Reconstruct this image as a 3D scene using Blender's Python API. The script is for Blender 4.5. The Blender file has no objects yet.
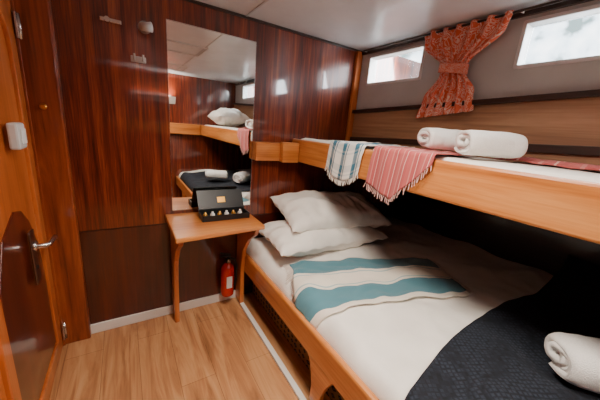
import bpy, math, random
from mathutils import Vector, Matrix, noise
random.seed(3)
C=bpy.context.scene.collection

# ---------------- node helpers ----------------
def new_mat(name):
    m=bpy.data.materials.new(name); m.use_nodes=True
    nt=m.node_tree; b=nt.nodes['Principled BSDF']
    return m,nt,b
def lin(c):
    return tuple(((v/255)/12.92 if v/255<=.04045 else ((v/255+.055)/1.055)**2.4) for v in c)+(1,)
def N(nt,t,**k):
    n=nt.nodes.new(t)
    for a,v in k.items(): setattr(n,a,v)
    return n
def ramp(nt,stops,interp='LINEAR'):
    r=N(nt,'ShaderNodeValToRGB'); cr=r.color_ramp; cr.interpolation=interp
    while len(cr.elements)>1: cr.elements.remove(cr.elements[-1])
    cr.elements[0].position=stops[0][0]; cr.elements[0].color=lin(stops[0][1])
    for p,c in stops[1:]:
        e=cr.elements.new(p); e.color=lin(c)
    return r
def plain(name,c,rough=.5,metal=0,coat=0,bump=0,bscale=200,bdist=.004):
    m,nt,b=new_mat(name)
    tc=N(nt,'ShaderNodeTexCoord'); n=N(nt,'ShaderNodeTexNoise'); n.inputs['Scale'].default_value=bscale if bump else 6
    n.inputs['Detail'].default_value=4
    nt.links.new(tc.outputs['Object'],n.inputs['Vector'])
    lo=tuple(v*.95 for v in c); 
    r=ramp(nt,[(.3,lo),(.7,c)]); nt.links.new(n.outputs['Fac'],r.inputs['Fac'])
    nt.links.new(r.outputs['Color'],b.inputs['Base Color'])
    b.inputs['Roughness'].default_value=rough; b.inputs['Metallic'].default_value=metal
    b.inputs['Coat Weight'].default_value=coat; b.inputs['Coat Roughness'].default_value=.08
    if bump:
        bp=N(nt,'ShaderNodeBump'); bp.inputs['Strength'].default_value=bump; bp.inputs['Distance'].default_value=bdist
        nt.links.new(n.outputs['Fac'],bp.inputs['Height']); nt.links.new(bp.outputs['Normal'],b.inputs['Normal'])
    return m
def wood(name,cols,axis='Z',scale=14,stretch=.06,rough=.3,coat=.5,dist=.6,fine=1.0):
    m,nt,b=new_mat(name)
    tc=N(nt,'ShaderNodeTexCoord'); mp=N(nt,'ShaderNodeMapping')
    s=[scale]*3; s['XYZ'.index(axis)]=scale*stretch; mp.inputs['Scale'].default_value=s
    nt.links.new(tc.outputs['Object'],mp.inputs['Vector'])
    n=N(nt,'ShaderNodeTexNoise'); n.inputs['Scale'].default_value=1; n.inputs['Detail'].default_value=5; n.inputs['Distortion'].default_value=dist
    n.inputs['Roughness'].default_value=.65
    nt.links.new(mp.outputs[0],n.inputs['Vector'])
    mp2=N(nt,'ShaderNodeMapping'); s2=[scale*9]*3; s2['XYZ'.index(axis)]=scale*.25; mp2.inputs['Scale'].default_value=s2
    nt.links.new(tc.outputs['Object'],mp2.inputs['Vector'])
    n2=N(nt,'ShaderNodeTexNoise'); n2.inputs['Scale'].default_value=1; n2.inputs['Detail'].default_value=3
    nt.links.new(mp2.outputs[0],n2.inputs['Vector'])
    ad=N(nt,'ShaderNodeMath',operation='MULTIPLY_ADD'); ad.inputs[1].default_value=.35*fine
    nt.links.new(n2.outputs['Fac'],ad.inputs[0]); nt.links.new(n.outputs['Fac'],ad.inputs[2])
    sb=N(nt,'ShaderNodeMath',operation='SUBTRACT'); sb.inputs[1].default_value=.175*fine
    nt.links.new(ad.outputs[0],sb.inputs[0])
    k=len(cols); r=ramp(nt,[(.3+.4*i/(k-1),c) for i,c in enumerate(cols)])
    nt.links.new(sb.outputs[0],r.inputs['Fac']); nt.links.new(r.outputs['Color'],b.inputs['Base Color'])
    b.inputs['Roughness'].default_value=rough; b.inputs['Coat Weight'].default_value=coat; b.inputs['Coat Roughness'].default_value=.05
    return m
def striped(name,stops,coord='U',rough=.9,mult=1,bump=.4,weave=260):
    m,nt,b=new_mat(name)
    uv=N(nt,'ShaderNodeTexCoord'); sp=N(nt,'ShaderNodeSeparateXYZ'); nt.links.new(uv.outputs['UV'],sp.inputs[0])
    mu=N(nt,'ShaderNodeMath',operation='MULTIPLY'); mu.inputs[1].default_value=mult
    nt.links.new(sp.outputs['X' if coord=='U' else 'Y'],mu.inputs[0])
    fr=N(nt,'ShaderNodeMath',operation='FRACT'); nt.links.new(mu.outputs[0],fr.inputs[0])
    r=ramp(nt,stops,'CONSTANT'); nt.links.new(fr.outputs[0],r.inputs['Fac'])
    nt.links.new(r.outputs['Color'],b.inputs['Base Color']); b.inputs['Roughness'].default_value=rough
    n=N(nt,'ShaderNodeTexNoise'); n.inputs['Scale'].default_value=weave; tc=uv
    nt.links.new(tc.outputs['Object'],n.inputs['Vector'])
    bp=N(nt,'ShaderNodeBump'); bp.inputs['Strength'].default_value=bump; bp.inputs['Distance'].default_value=.003
    nt.links.new(n.outputs['Fac'],bp.inputs['Height']); nt.links.new(bp.outputs['Normal'],b.inputs['Normal'])
    b.inputs['Sheen Weight'].default_value=.2
    return m

# ---------------- materials ----------------
M_mah=wood('mahogany_veneer',[(52,13,4),(88,27,9),(118,44,16),(150,72,32)],'Z',26,.035,.3,1.0,.7,1.4)
M_mahlow=wood('mahogany_lower',[(54,13,7),(74,21,9),(92,30,13)],'Z',16,.05,.3,.8,.5)
M_pineY=wood('pine_alongY',[(168,92,38),(202,126,62),(220,152,88)],'Y',12,.07,.3,.4,.4)
M_pineX=wood('pine_alongX',[(160,84,34),(194,118,56),(212,142,78)],'X',12,.07,.3,.4,.4)
M_pineZ=wood('pine_alongZ',[(156,76,30),(188,102,44),(206,126,64)],'Z',12,.07,.3,.4,.4)
M_door=wood('door_teak',[(144,66,24),(178,92,38),(198,116,58)],'Z',8,.08,.3,.5,.5)
M_postred=wood('post_red_pine',[(80,26,10),(130,56,22),(158,80,36)],'Z',10,.12,.3,.5,1.5)
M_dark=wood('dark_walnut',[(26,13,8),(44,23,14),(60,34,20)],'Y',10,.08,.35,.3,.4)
M_panel=wood('side_panel_wood',[(124,86,60),(160,118,86),(182,140,106)],'Y',9,.06,.45,.1,.8)
M_white=plain('painted_white',(222,220,216),.5)
M_ceil=plain('ceiling_vinyl',(222,223,224),.35,coat=.2)
M_wallw=plain('side_wall_vinyl',(196,196,192),.45)
M_base=plain('baseboard_white',(226,222,216),.4)
M_linen=plain('bed_linen',(246,242,235),.85,bump=.35,bscale=7,bdist=.02)
M_terry=plain('terry_white',(250,249,246),.95,bump=.8,bscale=260)
M_chrome=plain('brushed_steel',(205,205,205),.25,metal=1)
M_bronze=plain('dark_bronze',(120,100,90),.35,metal=1)
M_black=plain('black_card',(22,24,26),.4)
M_grey=plain('grey_plastic',(196,196,194),.4)
M_red=plain('extinguisher_red',(190,30,20),.25,coat=.6)
M_gold=plain('gold_foil',(216,160,76),.3,metal=1)
M_rod=plain('dark_rod',(50,34,26),.4)

def mirror_mat():
    m,nt,b=new_mat('mirror_silver'); b.inputs['Metallic'].default_value=1; b.inputs['Roughness'].default_value=0
    tc=N(nt,'ShaderNodeTexCoord');n=N(nt,'ShaderNodeTexNoise');nt.links.new(tc.outputs['Object'],n.inputs['Vector'])
    r=ramp(nt,[(0,(236,238,236)),(1,(240,242,240))]);nt.links.new(n.outputs['Fac'],r.inputs['Fac']);nt.links.new(r.outputs['Color'],b.inputs['Base Color'])
    return m
M_mirror=mirror_mat()

def floor_mat():
    m,nt,b=new_mat('oak_laminate_floor')
    tc=N(nt,'ShaderNodeTexCoord'); mp=N(nt,'ShaderNodeMapping'); mp.inputs['Rotation'].default_value=(0,0,math.radians(90))
    nt.links.new(tc.outputs['Object'],mp.inputs['Vector'])
    br=N(nt,'ShaderNodeTexBrick'); br.offset=.37; br.inputs['Scale'].default_value=1
    br.inputs['Brick Width'].default_value=1.2; br.inputs['Row Height'].default_value=.17
    br.inputs['Mortar Size'].default_value=.001; br.inputs['Mortar Smooth'].default_value=.3
    br.inputs['Color1'].default_value=(0.2,.2,.2,1); br.inputs['Color2'].default_value=(.8,.8,.8,1); br.inputs['Mortar'].default_value=(0.5,.5,.5,1)
    nt.links.new(mp.outputs[0],br.inputs['Vector'])
    m2=N(nt,'ShaderNodeMapping'); m2.inputs['Scale'].default_value=(15,1.4,15)
    nt.links.new(tc.outputs['Object'],m2.inputs['Vector'])
    n=N(nt,'ShaderNodeTexNoise'); n.inputs['Scale'].default_value=1; n.inputs['Detail'].default_value=7; n.inputs['Distortion'].default_value=1.4; n.inputs['Roughness'].default_value=.6
    nt.links.new(m2.outputs[0],n.inputs['Vector'])
    a=N(nt,'ShaderNodeMath',operation='MULTIPLY_ADD'); a.inputs[1].default_value=.10
    nt.links.new(br.outputs['Color'],a.inputs[0]); nt.links.new(n.outputs['Fac'],a.inputs[2])
    r=ramp(nt,[(.32,(132,86,54)),(.5,(176,122,80)),(.62,(194,142,96)),(.8,(206,160,116))])
    nt.links.new(a.outputs[0],r.inputs['Fac'])
    mx=N(nt,'ShaderNodeMixRGB'); mx.inputs[2].default_value=lin((108,70,44))
    nt.links.new(br.outputs['Fac'],mx.inputs[0]); nt.links.new(r.outputs['Color'],mx.inputs[1])
    nt.links.new(mx.outputs[0],b.inputs['Base Color']); b.inputs['Roughness'].default_value=.42
    return m
M_floor=floor_mat()

def curtain_mat():
    m,nt,b=new_mat('curtain_floral_coral')
    tc=N(nt,'ShaderNodeTexCoord'); mp=N(nt,'ShaderNodeMapping'); mp.inputs['Scale'].default_value=(9,6,1)
    nt.links.new(tc.outputs['UV'],mp.inputs['Vector'])
    n=N(nt,'ShaderNodeTexNoise'); n.inputs['Scale'].default_value=1.0; n.inputs['Detail'].default_value=1.2; n.inputs['Distortion'].default_value=2.4
    nt.links.new(mp.outputs[0],n.inputs['Vector'])
    r=ramp(nt,[(0,(238,112,74)),(.41,(240,118,80)),(.43,(250,216,196)),(.47,(250,220,204)),(.49,(240,120,84)),(.56,(244,130,94)),(.58,(252,226,210)),(.63,(252,232,220)),(.65,(240,124,88))])
    nt.links.new(n.outputs['Fac'],r.inputs['Fac']); nt.links.new(r.outputs['Color'],b.inputs['Base Color'])
    b.inputs['Roughness'].default_value=.85
    tl=N(nt,'ShaderNodeBsdfTranslucent'); nt.links.new(r.outputs['Color'],tl.inputs['Color'])
    mx=N(nt,'ShaderNodeMixShader'); mx.inputs[0].default_value=.3
    nt.links.new(b.outputs[0],mx.inputs[1]); nt.links.new(tl.outputs[0],mx.inputs[2]); nt.links.new(mx.outputs[0],nt.nodes['Material Output'].inputs['Surface'])
    return m
M_curt=curtain_mat()

def pattern_mat():
    m,nt,b=new_mat('woven_kilim_dark')
    tc=N(nt,'ShaderNodeTexCoord'); mp=N(nt,'ShaderNodeMapping'); mp.inputs['Scale'].default_value=(22,22,28)
    nt.links.new(tc.outputs['Object'],mp.inputs['Vector'])
    v=N(nt,'ShaderNodeTexVoronoi'); v.distance='MANHATTAN'; v.inputs['Scale'].default_value=1; v.inputs['Randomness'].default_value=.25
    nt.links.new(mp.outputs[0],v.inputs['Vector'])
    r=ramp(nt,[(0,(170,84,54)),(.2,(28,24,28)),(.42,(74,104,118)),(.55,(24,20,22)),(.8,(140,106,68))],'CONSTANT')
    nt.links.new(v.outputs['Distance'],r.inputs['Fac']); nt.links.new(r.outputs['Color'],b.inputs['Base Color'])
    b.inputs['Roughness'].default_value=.9
    return m
M_kilim=pattern_mat()
def blanket_mat():
    m,nt,b=new_mat('navy_waffle_throw')
    tc=N(nt,'ShaderNodeTexCoord'); mp=N(nt,'ShaderNodeMapping'); mp.inputs['Scale'].default_value=(62,62,62)
    mp.inputs['Rotation'].default_value=(0,0,.6)
    nt.links.new(tc.outputs['Object'],mp.inputs['Vector'])
    v=N(nt,'ShaderNodeTexVoronoi'); v.distance='CHEBYCHEV'; v.inputs['Randomness'].default_value=.3; v.inputs['Scale'].default_value=1
    nt.links.new(mp.outputs[0],v.inputs['Vector'])
    r=ramp(nt,[(.1,(44,52,66)),(.4,(24,29,40)),(.6,(12,15,22))]); nt.links.new(v.outputs['Distance'],r.inputs['Fac'])
    nt.links.new(r.outputs['Color'],b.inputs['Base Color']); b.inputs['Roughness'].default_value=.95
    bp=N(nt,'ShaderNodeBump'); bp.invert=True; bp.inputs['Strength'].default_value=.7; bp.inputs['Distance'].default_value=.004
    nt.links.new(v.outputs['Distance'],bp.inputs['Height']); nt.links.new(bp.outputs['Normal'],b.inputs['Normal'])
    return m
M_throw=blanket_mat()
TE=(84,134,148);CR=(232,224,210);T2=(168,190,192)
M_stripe=striped('teal_cream_throw',[(0,CR),(.015,TE),(.33,CR),(.37,T2),(.385,CR),(.56,T2),(.575,CR),(.61,TE),(.92,CR)],'V')
def plaid(name,base,c1,c2,mu,mv):
    m,nt,b=new_mat(name)
    uv=N(nt,'ShaderNodeTexCoord'); sp=N(nt,'ShaderNodeSeparateXYZ'); nt.links.new(uv.outputs['UV'],sp.inputs[0])
    outs=[]
    for ax,mu_,col in (('X',mu,c1),('Y',mv,c2)):
        q=N(nt,'ShaderNodeMath',operation='MULTIPLY'); q.inputs[1].default_value=mu_; nt.links.new(sp.outputs[ax],q.inputs[0])
        fr=N(nt,'ShaderNodeMath',operation='FRACT'); nt.links.new(q.outputs[0],fr.inputs[0])
        r=ramp(nt,[(0,base),(.3,col),(.62,base),(.72,col),(.80,base)],'CONSTANT'); nt.links.new(fr.outputs[0],r.inputs['Fac']); outs.append(r)
    mx=N(nt,'ShaderNodeMixRGB'); mx.blend_type='MIX'; mx.inputs[0].default_value=.22
    nt.links.new(outs[0].outputs['Color'],mx.inputs[1]); nt.links.new(outs[1].outputs['Color'],mx.inputs[2])
    nt.links.new(mx.outputs[0],b.inputs['Base Color']); b.inputs['Roughness'].default_value=.9
    return m
M_blue=plaid('blue_peshtemal',(236,234,228),(60,120,146),(90,136,156),3,5)
M_pink=striped('red_peshtemal',[(0,(186,90,88)),(.3,(200,126,120)),(.4,(180,82,82)),(.7,(218,178,170)),(.76,(178,80,80))],'U',mult=6)
M_fringe=plain('fringe_cotton',(232,222,212),.9)
M_fringep=plain('fringe_cotton_pink',(216,170,162),.9)

# ---------------- mesh helpers ----------------
def obj(name,verts,faces,mat,parent=None,smooth=False,uvs=None):
    me=bpy.data.meshes.new(name); me.from_pydata([tuple(v) for v in verts],[],faces); me.update()
    if uvs:
        l=me.uv_layers.new(name='UVMap')
        for p in me.polygons:
            for li in p.loop_indices: l.data[li].uv=uvs[me.loops[li].vertex_index]
    o=bpy.data.objects.new(name,me); C.objects.link(o)
    if mat: me.materials.append(mat)
    if smooth:
        for p in me.polygons: p.use_smooth=True
    if parent: o.parent=parent
    return o
def bev(o,w,seg=2):
    if w:
        b=o.modifiers.new('b','BEVEL'); b.width=w; b.segments=seg; b.limit_method='ANGLE'
    return o
def box(name,x0,x1,y0,y1,z0,z1,mat,parent=None,bevel=0.003):
    v=[(x,y,z) for x in(x0,x1) for y in(y0,y1) for z in(z0,z1)]
    f=[(0,1,3,2),(4,6,7,5),(0,4,5,1),(2,3,7,6),(0,2,6,4),(1,5,7,3)]
    return bev(obj(name,v,f,mat,parent),bevel)
def empty(name):
    e=bpy.data.objects.new(name,None); C.objects.link(e); return e
def prism(name,pts,axis,a0,a1,mat,parent=None,bevel=.003,smooth=False):
    def mk(p,a):
        if axis=='X': return (a,p[0],p[1])
        if axis=='Y': return (p[0],a,p[1])
        return (p[0],p[1],a)
    n=len(pts); v=[mk(p,a0) for p in pts]+[mk(p,a1) for p in pts]
    f=[tuple(range(n)),tuple(range(2*n-1,n-1,-1))]+[(i,(i+1)%n,n+(i+1)%n,n+i) for i in range(n)]
    o=obj(name,v,f,mat,parent)
    import bmesh
    bm=bmesh.new(); bm.from_mesh(o.data); bmesh.ops.recalc_face_normals(bm,faces=bm.faces); bm.to_mesh(o.data); bm.free()
    return bev(o,bevel)
def cyl(name,p0,p1,r,mat,parent=None,r2=None,seg=24,rings=None):
    p0=Vector(p0);p1=Vector(p1);d=(p1-p0);L=d.length;q=d.to_track_quat('Z','Y')
    prof=rings or [(0,r),(1,r if r2 is None else r2)]
    v=[];f=[]
    for t,rr in prof:
        for i in range(seg):
            a=2*math.pi*i/seg; v.append(p0+q@Vector((rr*math.cos(a),rr*math.sin(a),t*L)))
    m=len(prof)
    for k in range(m-1):
        for i in range(seg):
            j=(i+1)%seg; f.append((k*seg+i,k*seg+j,(k+1)*seg+j,(k+1)*seg+i))
    f.append(tuple(range(seg-1,-1,-1))); f.append(tuple((m-1)*seg+i for i in range(seg)))
    o=obj(name,v,f,mat,parent)
    for p in o.data.polygons:
        if len(p.vertices)==4: p.use_smooth=True
    return o
def grid(name,fn,nu,nv,mat,parent=None,thick=0,uvscale=(1,1)):
    v=[];uv=[]
    for j in range(nv+1):
        for i in range(nu+1):
            a=i/nu;b=j/nv; v.append(fn(a,b)); uv.append((a*uvscale[0],b*uvscale[1]))
    f=[(j*(nu+1)+i,j*(nu+1)+i+1,(j+1)*(nu+1)+i+1,(j+1)*(nu+1)+i) for j in range(nv) for i in range(nu)]
    o=obj(name,v,f,mat,parent,True,uv)
    if thick:
        s=o.modifiers.new('s','SOLIDIFY'); s.thickness=thick; s.offset=0
    return o
def tube(name,pts,r,mat,parent=None,res=6):
    cu=bpy.data.curves.new(name,'CURVE'); cu.dimensions='3D'; cu.bevel_depth=r; cu.bevel_resolution=res; cu.use_fill_caps=True
    for P in (pts if isinstance(pts[0][0],(tuple,list,Vector)) else [pts]):
        s=cu.splines.new('POLY'); s.points.add(len(P)-1)
        for i,p in enumerate(P): s.points[i].co=(*p,1)
    o=bpy.data.objects.new(name,cu); C.objects.link(o); cu.materials.append(mat)
    dg=bpy.context.evaluated_depsgraph_get(); me=bpy.data.meshes.new_from_object(o.evaluated_get(dg))
    bpy.data.objects.remove(o); o=bpy.data.objects.new(name,me); C.objects.link(o)
    for p in me.polygons: p.use_smooth=True
    if parent: o.parent=parent
    return o

D=1.82; XL=-.36; H=1.93; YR=-1.15; XU=1.64; XO=2.35
# ---------------- shell ----------------
box('floor',XL-.05,XO+.05,YR-.05,D+.05,-.05,0,M_floor,bevel=0)
e=empty('ceiling')
box('ceiling_panel',XL-.05,XU+.06,YR-.05,D+.05,H,H+.05,M_ceil,e,0)
box('ceiling_seam',.672,.684,YR,D,H-.004,H+.001,M_grey,e,.001)
w=empty('wall_back')
box('upper_veneer',XL-.05,XO+.05,D,D+.05,.656,H+.05,M_mah,w,0)
box('lower_veneer',XL-.05,XO+.05,D,D+.05,-.05,.650,M_mahlow,w,0)
box('groove',XL-.05,XO+.05,D+.006,D+.05,.649,.657,M_dark,w,0)
box('wall_rear',XL-.05,XO+.05,YR-.05,YR,-.05,H+.05,M_mah,bevel=0)
box('wall_left',XL-.08,XL-.03,YR-.05,D+.05,-.05,H+.05,M_mahlow,bevel=0)
w=empty('wall_right')
ztop,zbot=1.875,1.67
wins=[(1.235,1.715),(.22,.715),(-.8,-.3)]
x0,x1=XU,XU+.07
box('wall_below_windows',x0,x1,YR,D,1.05,zbot,M_wallw,w,0)
box('wall_above_windows',x0,x1,YR,D,ztop,H+.05,M_wallw,w,0)
ys=[D]+[v for a,b in wins for v in (b,a)]+[YR]
for i in range(0,len(ys),2):
    box('wall_pier_%d'%i,x0,x1,ys[i+1],ys[i],zbot,ztop,M_wallw,w,0)
mg,nt,b=new_mat('window_glass')
for n_ in list(nt.nodes):
    if n_.type=='BSDF_PRINCIPLED': nt.nodes.remove(n_)
gl=N(nt,'ShaderNodeBsdfGlossy'); gl.inputs['Roughness'].default_value=.02
tr=N(nt,'ShaderNodeBsdfTransparent'); tcg=N(nt,'ShaderNodeTexCoord'); ng=N(nt,'ShaderNodeTexNoise'); ng.inputs['Scale'].default_value=3
nt.links.new(tcg.outputs['Object'],ng.inputs['Vector']); rg=ramp(nt,[(.3,(240,244,246)),(.7,(255,255,255))])
nt.links.new(ng.outputs['Fac'],rg.inputs['Fac']); nt.links.new(rg.outputs['Color'],tr.inputs['Color'])
mx=N(nt,'ShaderNodeMixShader'); mx.inputs[0].default_value=.03
nt.links.new(tr.outputs[0],mx.inputs[1]); nt.links.new(gl.outputs[0],mx.inputs[2]); nt.links.new(mx.outputs[0],nt.nodes['Material Output'].inputs['Surface'])
for k,(a,b_) in enumerate(wins):
    e=empty('window_%d'%(k+1)); t=.014
    box('frame_top',x0-.006,x1,a,b_,ztop-t,ztop+.004,M_white,e)
    box('frame_bottom',x0-.006,x1,a,b_,zbot-.004,zbot+t,M_white,e)
    box('frame_side_1',x0-.006,x1,a-.004,a+t,zbot,ztop,M_white,e)
    box('frame_side_2',x0-.006,x1,b_-t,b_+.004,zbot,ztop,M_white,e)
    box('glass',x0+.045,x0+.049,a+t,b_-t,zbot+t,ztop-t,mg,e,0)
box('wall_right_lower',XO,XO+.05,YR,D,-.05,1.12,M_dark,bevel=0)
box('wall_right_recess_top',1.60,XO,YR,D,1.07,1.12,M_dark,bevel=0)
prism('side_panel',[(D,1.20),(YR,1.20),(YR,1.60),(.1,1.535),(D,1.455)],'X',XU-.02,XU,M_panel)  # wood panel on the right wall below the windows
prism('trim_1',[(D,1.455),(.1,1.535),(YR,1.60),(YR,1.625),(.1,1.56),(D,1.48)],'X',XU-.045,XU,M_dark)
prism('trim_2',[(D,1.235),(.1,1.30),(YR,1.34),(YR,1.375),(.1,1.34),(D,1.268)],'X',XU-.035,XU-.02,M_dark)
box('trim_3',XU-.02,XU,YR,D,H-.035,H-.012,M_rod)
box('trim_4',-.24,XU,D-.014,D,H-.014,H,M_rod)
box('trim_5',XU-.06,XU-.005,D-.03,D,1.20,H-.014,M_pineZ)
box('baseboard_back',-.24,.66,D-.014,D,0,.062,M_base)
box('trim_6',XL-.03,-.235,D-.05,D,0,H,M_postred,bevel=.008)
# ---------------- door on the left wall ----------------
dr=empty('door_1')
y0,y1=.95,D-.055
box('leaf',XL-.03,XL,y0,y1,.01,1.90,M_door,dr)
def archpts(yc,hw,zb,zs,n=20):
    return [(yc-hw,zb)]+[(yc-hw*math.cos(math.pi*i/n),zs+hw*1.0*math.sin(math.pi*i/n)) for i in range(n+1)]+[(yc+hw,zb)]
yc=(y0+y1)/2; P=archpts(yc,.33,.08,1.45)
Pin=archpts(yc,.27,.14,1.45)
v=[(XL+.014,*p) for p in P]+[(XL+.014,*p) for p in Pin]+[(XL-.001,*p) for p in P]+[(XL-.001,*p) for p in Pin]
n=len(P); f=[]
for i in range(n):
    j=(i+1)%n
    f+= [(i,j,n+j,n+i),(2*n+i,2*n+j,j,i),(n+i,n+j,3*n+j,3*n+i)]
bev(obj('arch_molding',v,f,M_door,dr),.004)
prism('inset_lower',[(yc-.26,.15),(yc+.26,.15),(yc+.26,.55),(yc+.22,.72),(yc+.15,.84),(yc+.08,.90),(yc,.92),(yc-.15,.86),(yc-.26,.70)],'X',XL-.002,XL+.006,M_mahlow,dr)
box('jamb',XL-.03,XL+.01,y1,D-.05,0,H,M_postred,dr)
for k,z in enumerate((1.62,.10)):
    box('hinge_%d'%k,XL+.008,XL+.016,y1-.02,y1+.02,z-.05,z+.05,M_chrome,dr,.002)
    cyl('hinge_pin_%d'%k,(XL+.018,y1,z-.05),(XL+.018,y1,z+.05),.006,M_chrome,dr)
hd=empty('door_handle')
box('plate',XL+.0145,XL+.024,1.418,1.478,.58,.81,M_bronze,hd,.004)
tube('lever',[(XL+.02,1.44,.745),(XL+.06,1.44,.745),(XL+.070,1.452,.745),(XL+.070,1.50,.742),(XL+.070,1.56,.735),(XL+.066,1.60,.71)],.0105,M_chrome,hd)
cyl('rose',(XL+.02,1.44,.745),(XL+.034,1.44,.745),.02,M_chrome,hd)
cyl('keyhole',(XL+.0235,1.448,.65),(XL+.026,1.448,.65),.008,M_black,hd)
sw=empty('light_switch')
box('switch_body',XL+.014,XL+.045,1.39,1.48,1.14,1.235,M_grey,sw,.008)
box('rocker',XL+.044,XL+.05,1.41,1.465,1.16,1.215,M_white,sw,.004)
# ---------------- mirror ----------------
mr=empty('wall_mirror')
box('mirror_glass',.235,.748,D-.008,D-.001,.74,1.80,M_mirror,mr,0)
for k,z in enumerate((.738,1.802)): box('edge_%d'%k,.233,.75,D-.009,D,z-.002,z+.002,M_chrome,mr,0)
for k,x in enumerate((.234,.749)): box('side_%d'%k,x-.0015,x+.0015,D-.009,D,.74,1.80,M_chrome,mr,0)
# ---------------- small wall fittings ----------------
lp=empty('towel_bracket')
box('bar',-.06,.03,D-.02,D,1.722,1.742,M_chrome,lp,.004); cyl('stub',(-.03,D-.035,1.732),(-.03,D-.005,1.732),.012,M_chrome,lp)
sp=empty('wall_spotlight')
cyl('base',(.13,D-.012,1.737),(.13,D,1.737),.03,M_chrome,sp); cyl('head',(.11,D-.045,1.73),(.16,D-.035,1.74),.018,M_grey,sp,r2=.024)
hk=empty('coat_hook')
box('hook_plate',.06,.13,D-.008,D,1.565,1.595,M_grey,hk,.003)
for x in (.075,.115): tube('hook_%d'%int(x*1000),[(x,D-.006,1.58),(x,D-.035,1.572),(x,D-.04,1.585),(x,D-.038,1.60)],.005,M_grey,hk)
kb=empty('post_knob'); cyl('knob',(-.30,D-.075,1.30),(-.30,D-.05,1.30),.014,M_gold,kb,rings=[(0,.008),(.3,.014),(.7,.012),(1,.007)])
# ---------------- ledge on back wall ----------------
lg=empty('wall_ledge')
box('front_board',.752,1.055,D-.07,D-.001,1.065,1.19,M_pineX,lg,.006)
box('end_block',.93,1.062,D-.12,D-.07,1.06,1.20,M_pineX,lg,.006)
# ---------------- upper bunk ----------------
ub=empty('upper_bunk')
YE=YR+.002
box('front_board',1.065,1.095,YE,D-.001,1.065,1.225,M_pineY,ub,.01)
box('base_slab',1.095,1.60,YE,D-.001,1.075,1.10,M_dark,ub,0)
def mattress_top(x0,x1,y0,y1,z,drop,rr):
    def fn(a,b):
        x=x0+(x1-x0)*a; y=y0+(y1-y0)*b
        d=min(x-x0,x1-x,y-y0,y1-y); t=min(1,d/rr)
        zz=z-drop*(1-math.sqrt(max(0,1-(1-t)**2)))
        zz+= .006*noise.noise(Vector((x*5,y*4,1)))*t
        return (x,y,zz)
    return fn
grid('mattress_sheet',mattress_top(1.10,1.615,YE,D-.005,1.235,.06,.05),30,120,M_linen,ub)
# ---------------- lower berth ----------------
lb=empty('double_berth')
box('rail',.685,.715,YE,D-.001,.26,.40,M_pineY,lb,.012)
for k,yy in enumerate((.80,-.55)):
    prism('leg_%d'%k,[(yy-.13,.28),(yy+.10,.28),(yy+.05,.23),(yy+.025,.12),(yy+.03,.0),(yy-.05,.0),(yy-.05,.12),(yy-.08,.2)],'X',.687,.713,M_pineY,lb,.005)
box('base_panel',.80,.82,YE,D-.001,0,.36,M_kilim,lb,0)
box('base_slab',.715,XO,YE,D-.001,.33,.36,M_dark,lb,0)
def creases(x,y):
    return .008*abs(math.sin(x*3.1+y*7+1.5*noise.noise(Vector((x*2,y*2,7)))))**6*2+.006*abs(math.sin(x*6-y*5+2*noise.noise(Vector((x*3,y*3,1)))))**10
def bedz(x,y):
    d=x-.718; t=max(0,min(1,d/.07))
    return .37+.085*math.sqrt(max(0,1-(1-t)**2))+.035*min(1,max(0,d/.5))+(.012*noise.noise(Vector((x*4,y*3,2)))+.006*noise.noise(Vector((x*12,y*8,5)))+creases(x,y))*t
def mfn(a,b):
    x0,x1=.718,XO-.005; x=x0+(x1-x0)*(a**1.5); y=YE+(D-.005-YE)*b
    t=min(1,(x-x0)/.07)
    return (x-.004*math.sin(y*23)*(1-t),y,bedz(x,y))
grid('mattress_sheet',mfn,110,230,M_linen,lb)
box('trim_7',.655,.685,YE,D-.015,0,.018,M_base)
# ---------------- pillows ----------------
def pillow(name,c,L,W_,T,rz,rx,seed,ry=0):
    R=Matrix.Translation(c)@Matrix.Rotation(rz,4,'Z')@Matrix.Rotation(ry,4,'Y')@Matrix.Rotation(rx,4,'X')
    def surf(s):
        def fn(a,b):
            u=2*a-1;v=2*b-1
            x=u*L/2*(1-.06*(1-v*v)*abs(u)); y=v*W_/2*(1-.08*(1-u*u)*abs(v))
            h=(max(0,1-abs(u)**2.4)*max(0,1-abs(v)**2.4))**.5
            z=s*T/2*h
            w=.012*noise.noise(Vector((x*6+seed,y*7,s)))+.009*noise.noise(Vector((x*18+seed,y*9,s)))
            w+=.008*abs(math.sin(x*9+y*13+seed+2*noise.noise(Vector((x*4,y*4,seed)))))**7
            edge=.006*math.sin(u*25+seed)*(abs(v)**6)+.006*math.sin(v*15+seed)*(abs(u)**6)
            return R@Vector((x,y,z+w*h*1.8+edge))
        return fn
    e=empty(name)
    grid('case_top',surf(1),80,56,M_linen,e); grid('case_bottom',surf(-1),60,40,M_linen,e)
    return e
pillow('pillow',(1.20,1.51,.575),.90,.46,.20,-.03,.03,1)
pillow('pillow',(1.31,1.56,.715),.86,.45,.24,-.08,.24,7,.03)
pillow('rear_pillow',(1.35,-.6,1.37),.46,.62,.24,0,0,12)  # third pillow, on the upper bunk behind the camera
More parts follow.
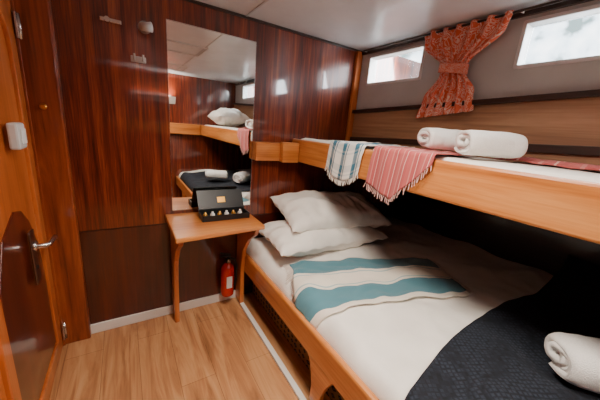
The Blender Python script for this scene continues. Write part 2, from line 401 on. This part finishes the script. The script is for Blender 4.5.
# ---------------- striped throw ----------------
A=Vector((.83,1.34));B=Vector((1.72,1.0));Cc=Vector((1.56,.60));Dd=Vector((.66,.88))
def tf(a,b):
    p=(A*(1-a)+B*a)*(1-b)+(Dd*(1-a)+Cc*a)*b
    wob=.010*math.sin(a*17+b*3)+.006*math.sin(a*31)
    x=p.x+.012*math.sin(b*9)*(1-a); y=p.y+wob
    lift=.012+.010*abs(noise.noise(Vector((x*9,y*14,3))))+.012*max(0,math.sin(a*9+b*2.2))*(.4+.6*(1-a))
    if x<.725:
        over=.725-x; return (.712-.004*math.sin(b*30),y,bedz(.725,y)-over*1.1+.004)
    return (x,y,bedz(x,y)+lift)
th=empty('striped_throw'); grid('cloth',tf,90,50,M_stripe,th,.005)
for q,end in enumerate((1,0)):
    fr=[]
    for i in range(60):
        b=i/59; p=Vector(tf(end,b)); s=1 if end else -1
        dx=s*(.03+.01*random.random()); zz=bedz(p.x+dx,p.y)+.006 if p.x+dx>.73 else p.z-.02
        if p.x+dx<=.73: dx=-.004
        fr.append([tuple(p),(p.x+dx,p.y-s*.012+.01*random.random(),zz)])
    tube('fringe_%d'%q,fr,.0018,M_fringe,th,1)
# ---------------- navy blanket ----------------
def nb(a,b):
    x=.712+(XO-.02-.712)*a; ye=.39+.05*math.sin(a*5)+.10*a; y=ye+(-.95-ye)*b
    z=bedz(x,y)+.014+.010*noise.noise(Vector((x*6,y*6,8)))
    if a>.72: z+=.16*((a-.72)/.28)**1.5
    return (x,y,z)
nbk=empty('navy_blanket'); grid('cloth',nb,80,80,M_throw,nbk,.008)
# ---------------- folded towels (soft flattened rolls) ----------------
def roll(name,c,L,r,ang,tilt=0,seed=0,flat=.78,er=.12):
    e=empty(name); R=Matrix.Translation(c)@Matrix.Rotation(ang,4,'Z')@Matrix.Rotation(tilt,4,'Y')
    turns=2.6
    def fn(a,b):
        th=a*turns*2*math.pi; rr=r*(.12+.88*a)
        end=abs(2*b-1)**8
        x=(b-.5)*L*(1-.05*a)+.010*math.sin(th*.7+seed)*end
        rr*=(1+.07*noise.noise(Vector((x*14+seed,th*.8,0))))*(1-er*end)
        rr*=1+.05*noise.noise(Vector((x*30+seed,th*1.5,3)))
        cx=math.cos(th+seed); sx=math.sin(th+seed)
        q=lambda v: math.copysign(abs(v)**.8,v)
        return R@Vector((x,rr*1.22*q(cx),rr*q(sx)*flat))
    grid('terry',fn,150,24,M_terry,e,r*.26)
    return e
z1=1.245
roll('folded_towel',(1.335,.80,z1+.062),.24,.062,-.42,0,.3)
roll('folded_towel',(1.30,.585,z1+.062),.23,.066,-.55,0,2.0)
roll('folded_towel',(1.37,.075,.605),.32,.086,-.72,0,1.1,.78,.3)
roll('folded_towel',(1.06,-.16,.595),.28,.068,.35,0,4.0)
# ---------------- peshtemal towels on the upper bunk ----------------
def drape(name,y0,y1,xin,low,mat,fm,seed,skew=0,backskew=0):
    xe=1.058; zt=1.243; topL=xin-xe
    e=empty(name)
    def fn(a,b):
        lo=low(a); Lt=topL+(zt-lo); s=b*Lt
        y=y0+(y1-y0)*a
        if s<topL:
            x=xin-s; z=zt+.010*abs(noise.noise(Vector((x*11+seed,y*13,0))))+.010*max(0,math.sin(y*40+x*12))*.6
            y+=backskew*(1-s/topL)
        else:
            d=s-topL; x=xe-.004-.010*(.5+.5*math.sin(y*60+seed))*min(1,d/.06); z=zt-d
            y+=skew*d
        return (x,y,z)
    grid(name+'_cloth',fn,50,50,mat,e,.004)
    fr=[]
    for i in range(34):
        a=i/33; p=Vector(fn(a,1)); q=p+Vector((-.004,.008*random.uniform(-1,1),-.022-.012*random.random())); fr.append([tuple(p),tuple(q)])
    tube('fringe',fr,.0022,fm,e,1)
    return e
drape('blue_striped_towel',1.34,1.05,1.46,lambda a:1.09-.06*math.sin(a*math.pi),M_blue,M_fringe,1,.12,.0)
drape('red_striped_towel',.985,.66,1.42,lambda a:(1.06-.05*a/.5 if a<.5 else 1.01+.19*(a-.5)/.5),M_pink,M_fringep,5,.1,.03)
def rb(a,b):
    x=1.40+.2*b; y=.60-.75*a; return (x,y,1.243+.012*abs(noise.noise(Vector((x*10,y*9,4))))+.01*math.sin(b*9)**2)
e=empty('red_folded_cloth'); grid('cloth',rb,40,14,M_pink,e,.006)
# ---------------- curtain ----------------
cu=empty('window_curtain')
def lerp(t,ks):
    for (t0,v0),(t1,v1) in zip(ks,ks[1:]):
        if t<=t1:
            s=(t-t0)/(t1-t0); s=s*s*(3-2*s); return v0+(v1-v0)*s
    return ks[-1][1]
def cf(a,b):
    z=1.918-.45*b
    hw=lerp(b,[(0,.235),(.15,.22),(.47,.075),(.55,.078),(.78,.15),(1,.175)])
    c=lerp(b,[(0,.985),(.5,.995),(1,1.015)])
    y=c+hw*(1-2*a)
    amp=.009+.006*min(1,abs(b-.5)*2)
    x=XU-.052+amp*math.sin(a*2*math.pi*6+1.5*b)+.003*math.sin(a*29)
    k=max(0,(b-.56)/.44)
    sag=.018*math.sin(math.pi*a)*max(0,1-b*4)
    return (x,y,z-.045*(1-a)*k+.004*math.sin(a*2*math.pi*6+1)*k+sag*0)
grid('drape',cf,160,60,M_curt,cu,.002)
def tie(a,b):
    t=a*2*math.pi; return (XU-.052+.028*math.cos(t),.995+.084*math.sin(t),1.695+.05*(b-.5)+.014*math.sin(t))
grid('tie_band',tie,40,4,M_curt,cu,.004)
cyl('curtain_rod',(XU-.052,-.9,1.908),(XU-.052,1.74,1.908),.006,M_rod,cu)
for k,y in enumerate((1.73,.72,-.88)): cyl('rod_bracket_%d'%k,(XU-.052,y,1.908),(XU,y,1.908),.007,M_chrome,cu)
# ---------------- wall table ----------------
tb=empty('wall_table')
TZ=.715
prism('top',[(.19,1.40),(.70,1.44),(.70,D-.001),(.19,D-.001)],'Z',TZ-.028,TZ,M_pineX,tb,.006)
for k,x in enumerate((.215,.655)):
    prism('leg_%d'%k,[(1.47,TZ-.028),(D-.016,TZ-.028),(D-.016,0),(1.70,0),(1.705,.30),(1.68,.45),(1.60,.56),(1.50,.63)],'X',x,x+.028,M_pineZ,tb,.004)
box('apron',.243,.655,D-.04,D-.016,TZ-.10,TZ-.028,M_pineX,tb,.003)
# ---------------- gift box on the table ----------------
bx=empty('amenity_box')
zb=TZ+.001
box('tray_base',.37,.66,1.60,1.70,zb,zb+.008,M_black,bx,.002)
box('tray_front',.37,.66,1.598,1.604,zb,zb+.035,M_black,bx,.001)
box('tray_back',.37,.66,1.696,1.702,zb,zb+.05,M_black,bx,.001)
box('tray_left',.368,.374,1.598,1.702,zb,zb+.035,M_black,bx,.001)
box('tray_right',.656,.662,1.598,1.702,zb,zb+.035,M_black,bx,.001)
prism('lid',[(1.70,zb+.04),(1.708,zb+.04),(1.772,zb+.15),(1.764,zb+.155)],'X',.368,.662,M_black,bx,.001)
prism('lid_logo',[(1.722,zb+.0815),(1.7215,zb+.082),(1.7395,zb+.113),(1.740,zb+.1125)],'X',.49,.54,M_gold,bx,0)
for i in range(6):
    x=.395+i*.044
    cyl('bottle_%d'%i,(x,1.65,zb+.009),(x,1.65,zb+.045),.014,M_white if i%2 else M_gold,bx,rings=[(0,.013),(.6,.014),(.75,.007),(1,.007)])
# ---------------- fire extinguisher ----------------
fe=empty('fire_extinguisher')
ex,ey=.575,D-.065
cyl('tank',(ex,ey,.08),(ex,ey,.34),.047,M_red,fe,rings=[(0,.036),(.04,.045),(.1,.047),(.82,.047),(.9,.040),(.97,.024),(1,.018)])
cyl('neck',(ex,ey,.34),(ex,ey,.375),.016,M_black,fe)
box('handle',ex-.05,ex+.02,ey-.01,ey+.01,.385,.395,M_black,fe,.002)
prism('lever',[(ex-.055,.415),(ex+.02,.395),(ex+.02,.40),(ex-.055,.425)],'Y',ey-.008,ey+.008,M_black,fe,.001)
tube('hose',[(ex+.015,ey,.37),(ex+.05,ey-.01,.36),(ex+.062,ey-.01,.30),(ex+.058,ey-.01,.2),(ex+.052,ey-.01,.15)],.008,M_black,fe)
cyl('gauge',(ex,ey-.03,.36),(ex,ey-.014,.36),.014,M_chrome,fe)
box('label',ex-.02,ex+.02,ey-.0485,ey-.046,.16,.25,M_white,fe,0)
box('wall_bracket',ex-.02,ex+.02,ey+.04,D,.12,.30,M_black,fe,.002)
rl=empty('rear_shelf')
box('rear_board',XL+.2,1.06,YR+.001,YR+.06,1.065,1.225,M_pineX,rl,.006)

# ---------------- lights ----------------
def area(name,loc,rot,sx,sy,power,col,spread=180):
    l=bpy.data.lights.new(name,'AREA'); l.shape='RECTANGLE'; l.size=sx; l.size_y=sy; l.energy=power; l.color=col; l.spread=math.radians(spread)
    o=bpy.data.objects.new(name,l); o.location=loc; o.rotation_euler=rot; C.objects.link(o); return o
for k,(a,b_) in enumerate(wins):
    area('daylight_%d'%k,(XU+.45,(a+b_)/2,1.95),(0,math.radians(70),0),.5,.55,(46,30,36)[k],(.95,.97,1))
for k,(x,y) in enumerate(((.50,.62),(.55,-.55))):
    e=empty('added_ceiling_fill')  # ceiling panels added as fill to brighten the cabin, rims made up
    for n_,(ax,bx_,ay,by) in enumerate(((-.2,.2,-.2,-.19),(-.2,.2,.19,.2),(-.2,-.19,-.19,.19),(.19,.2,-.19,.19))):
        box('rim_%d'%n_,x+ax,x+bx_,y+ay,y+by,H-.012,H-.001,M_white,e,.002)
    area('ceiling_fill_light_%d'%k,(x,y,H-.008),(0,0,0),.36,.36,(22,15)[k],(1,.88,.75),140)
e=empty('added_uplighter')  # added uplighter with a made-up fixture, there to brighten the ceiling
prism('fill_shade',[(YR+.001,1.50),(YR+.03,1.50),(YR+.10,1.60),(YR+.001,1.60)],'X',.1,.7,M_white,e,.004)
area('added_upward_fill',(.4,YR+.06,1.606),(math.radians(180+25),0,0),.5,.07,19,(1,.93,.86),150)
# world
w=bpy.data.worlds.new('World'); bpy.context.scene.world=w; w.use_nodes=True; nt=w.node_tree
bg=nt.nodes['Background']; tc=N(nt,'ShaderNodeTexCoord'); n=N(nt,'ShaderNodeTexNoise'); n.inputs['Scale'].default_value=22; n.inputs['Detail'].default_value=8
nt.links.new(tc.outputs['Generated'],n.inputs['Vector']); r=ramp(nt,[(.36,(110,124,124)),(.47,(206,218,226)),(.7,(255,255,255))])
nt.links.new(n.outputs['Fac'],r.inputs['Fac']); nt.links.new(r.outputs['Color'],bg.inputs['Color']); bg.inputs['Strength'].default_value=7
# ---------------- camera ----------------
X=Vector((.8471,.0631,-.5277));Y=Vector((-.5249,.2547,-.8121));X.normalize();Y=(Y-X*Y.dot(X)).normalized();Z=X.cross(Y)
cam=bpy.data.cameras.new('camera'); cam.sensor_width=36; cam.lens=276.7*36/600; cam.clip_start=.02
co=bpy.data.objects.new('camera',cam); C.objects.link(co)
M=Matrix((X,Y,Z)).to_4x4(); M.translation=(0,0,1.3); co.matrix_world=M
bpy.context.scene.camera=co
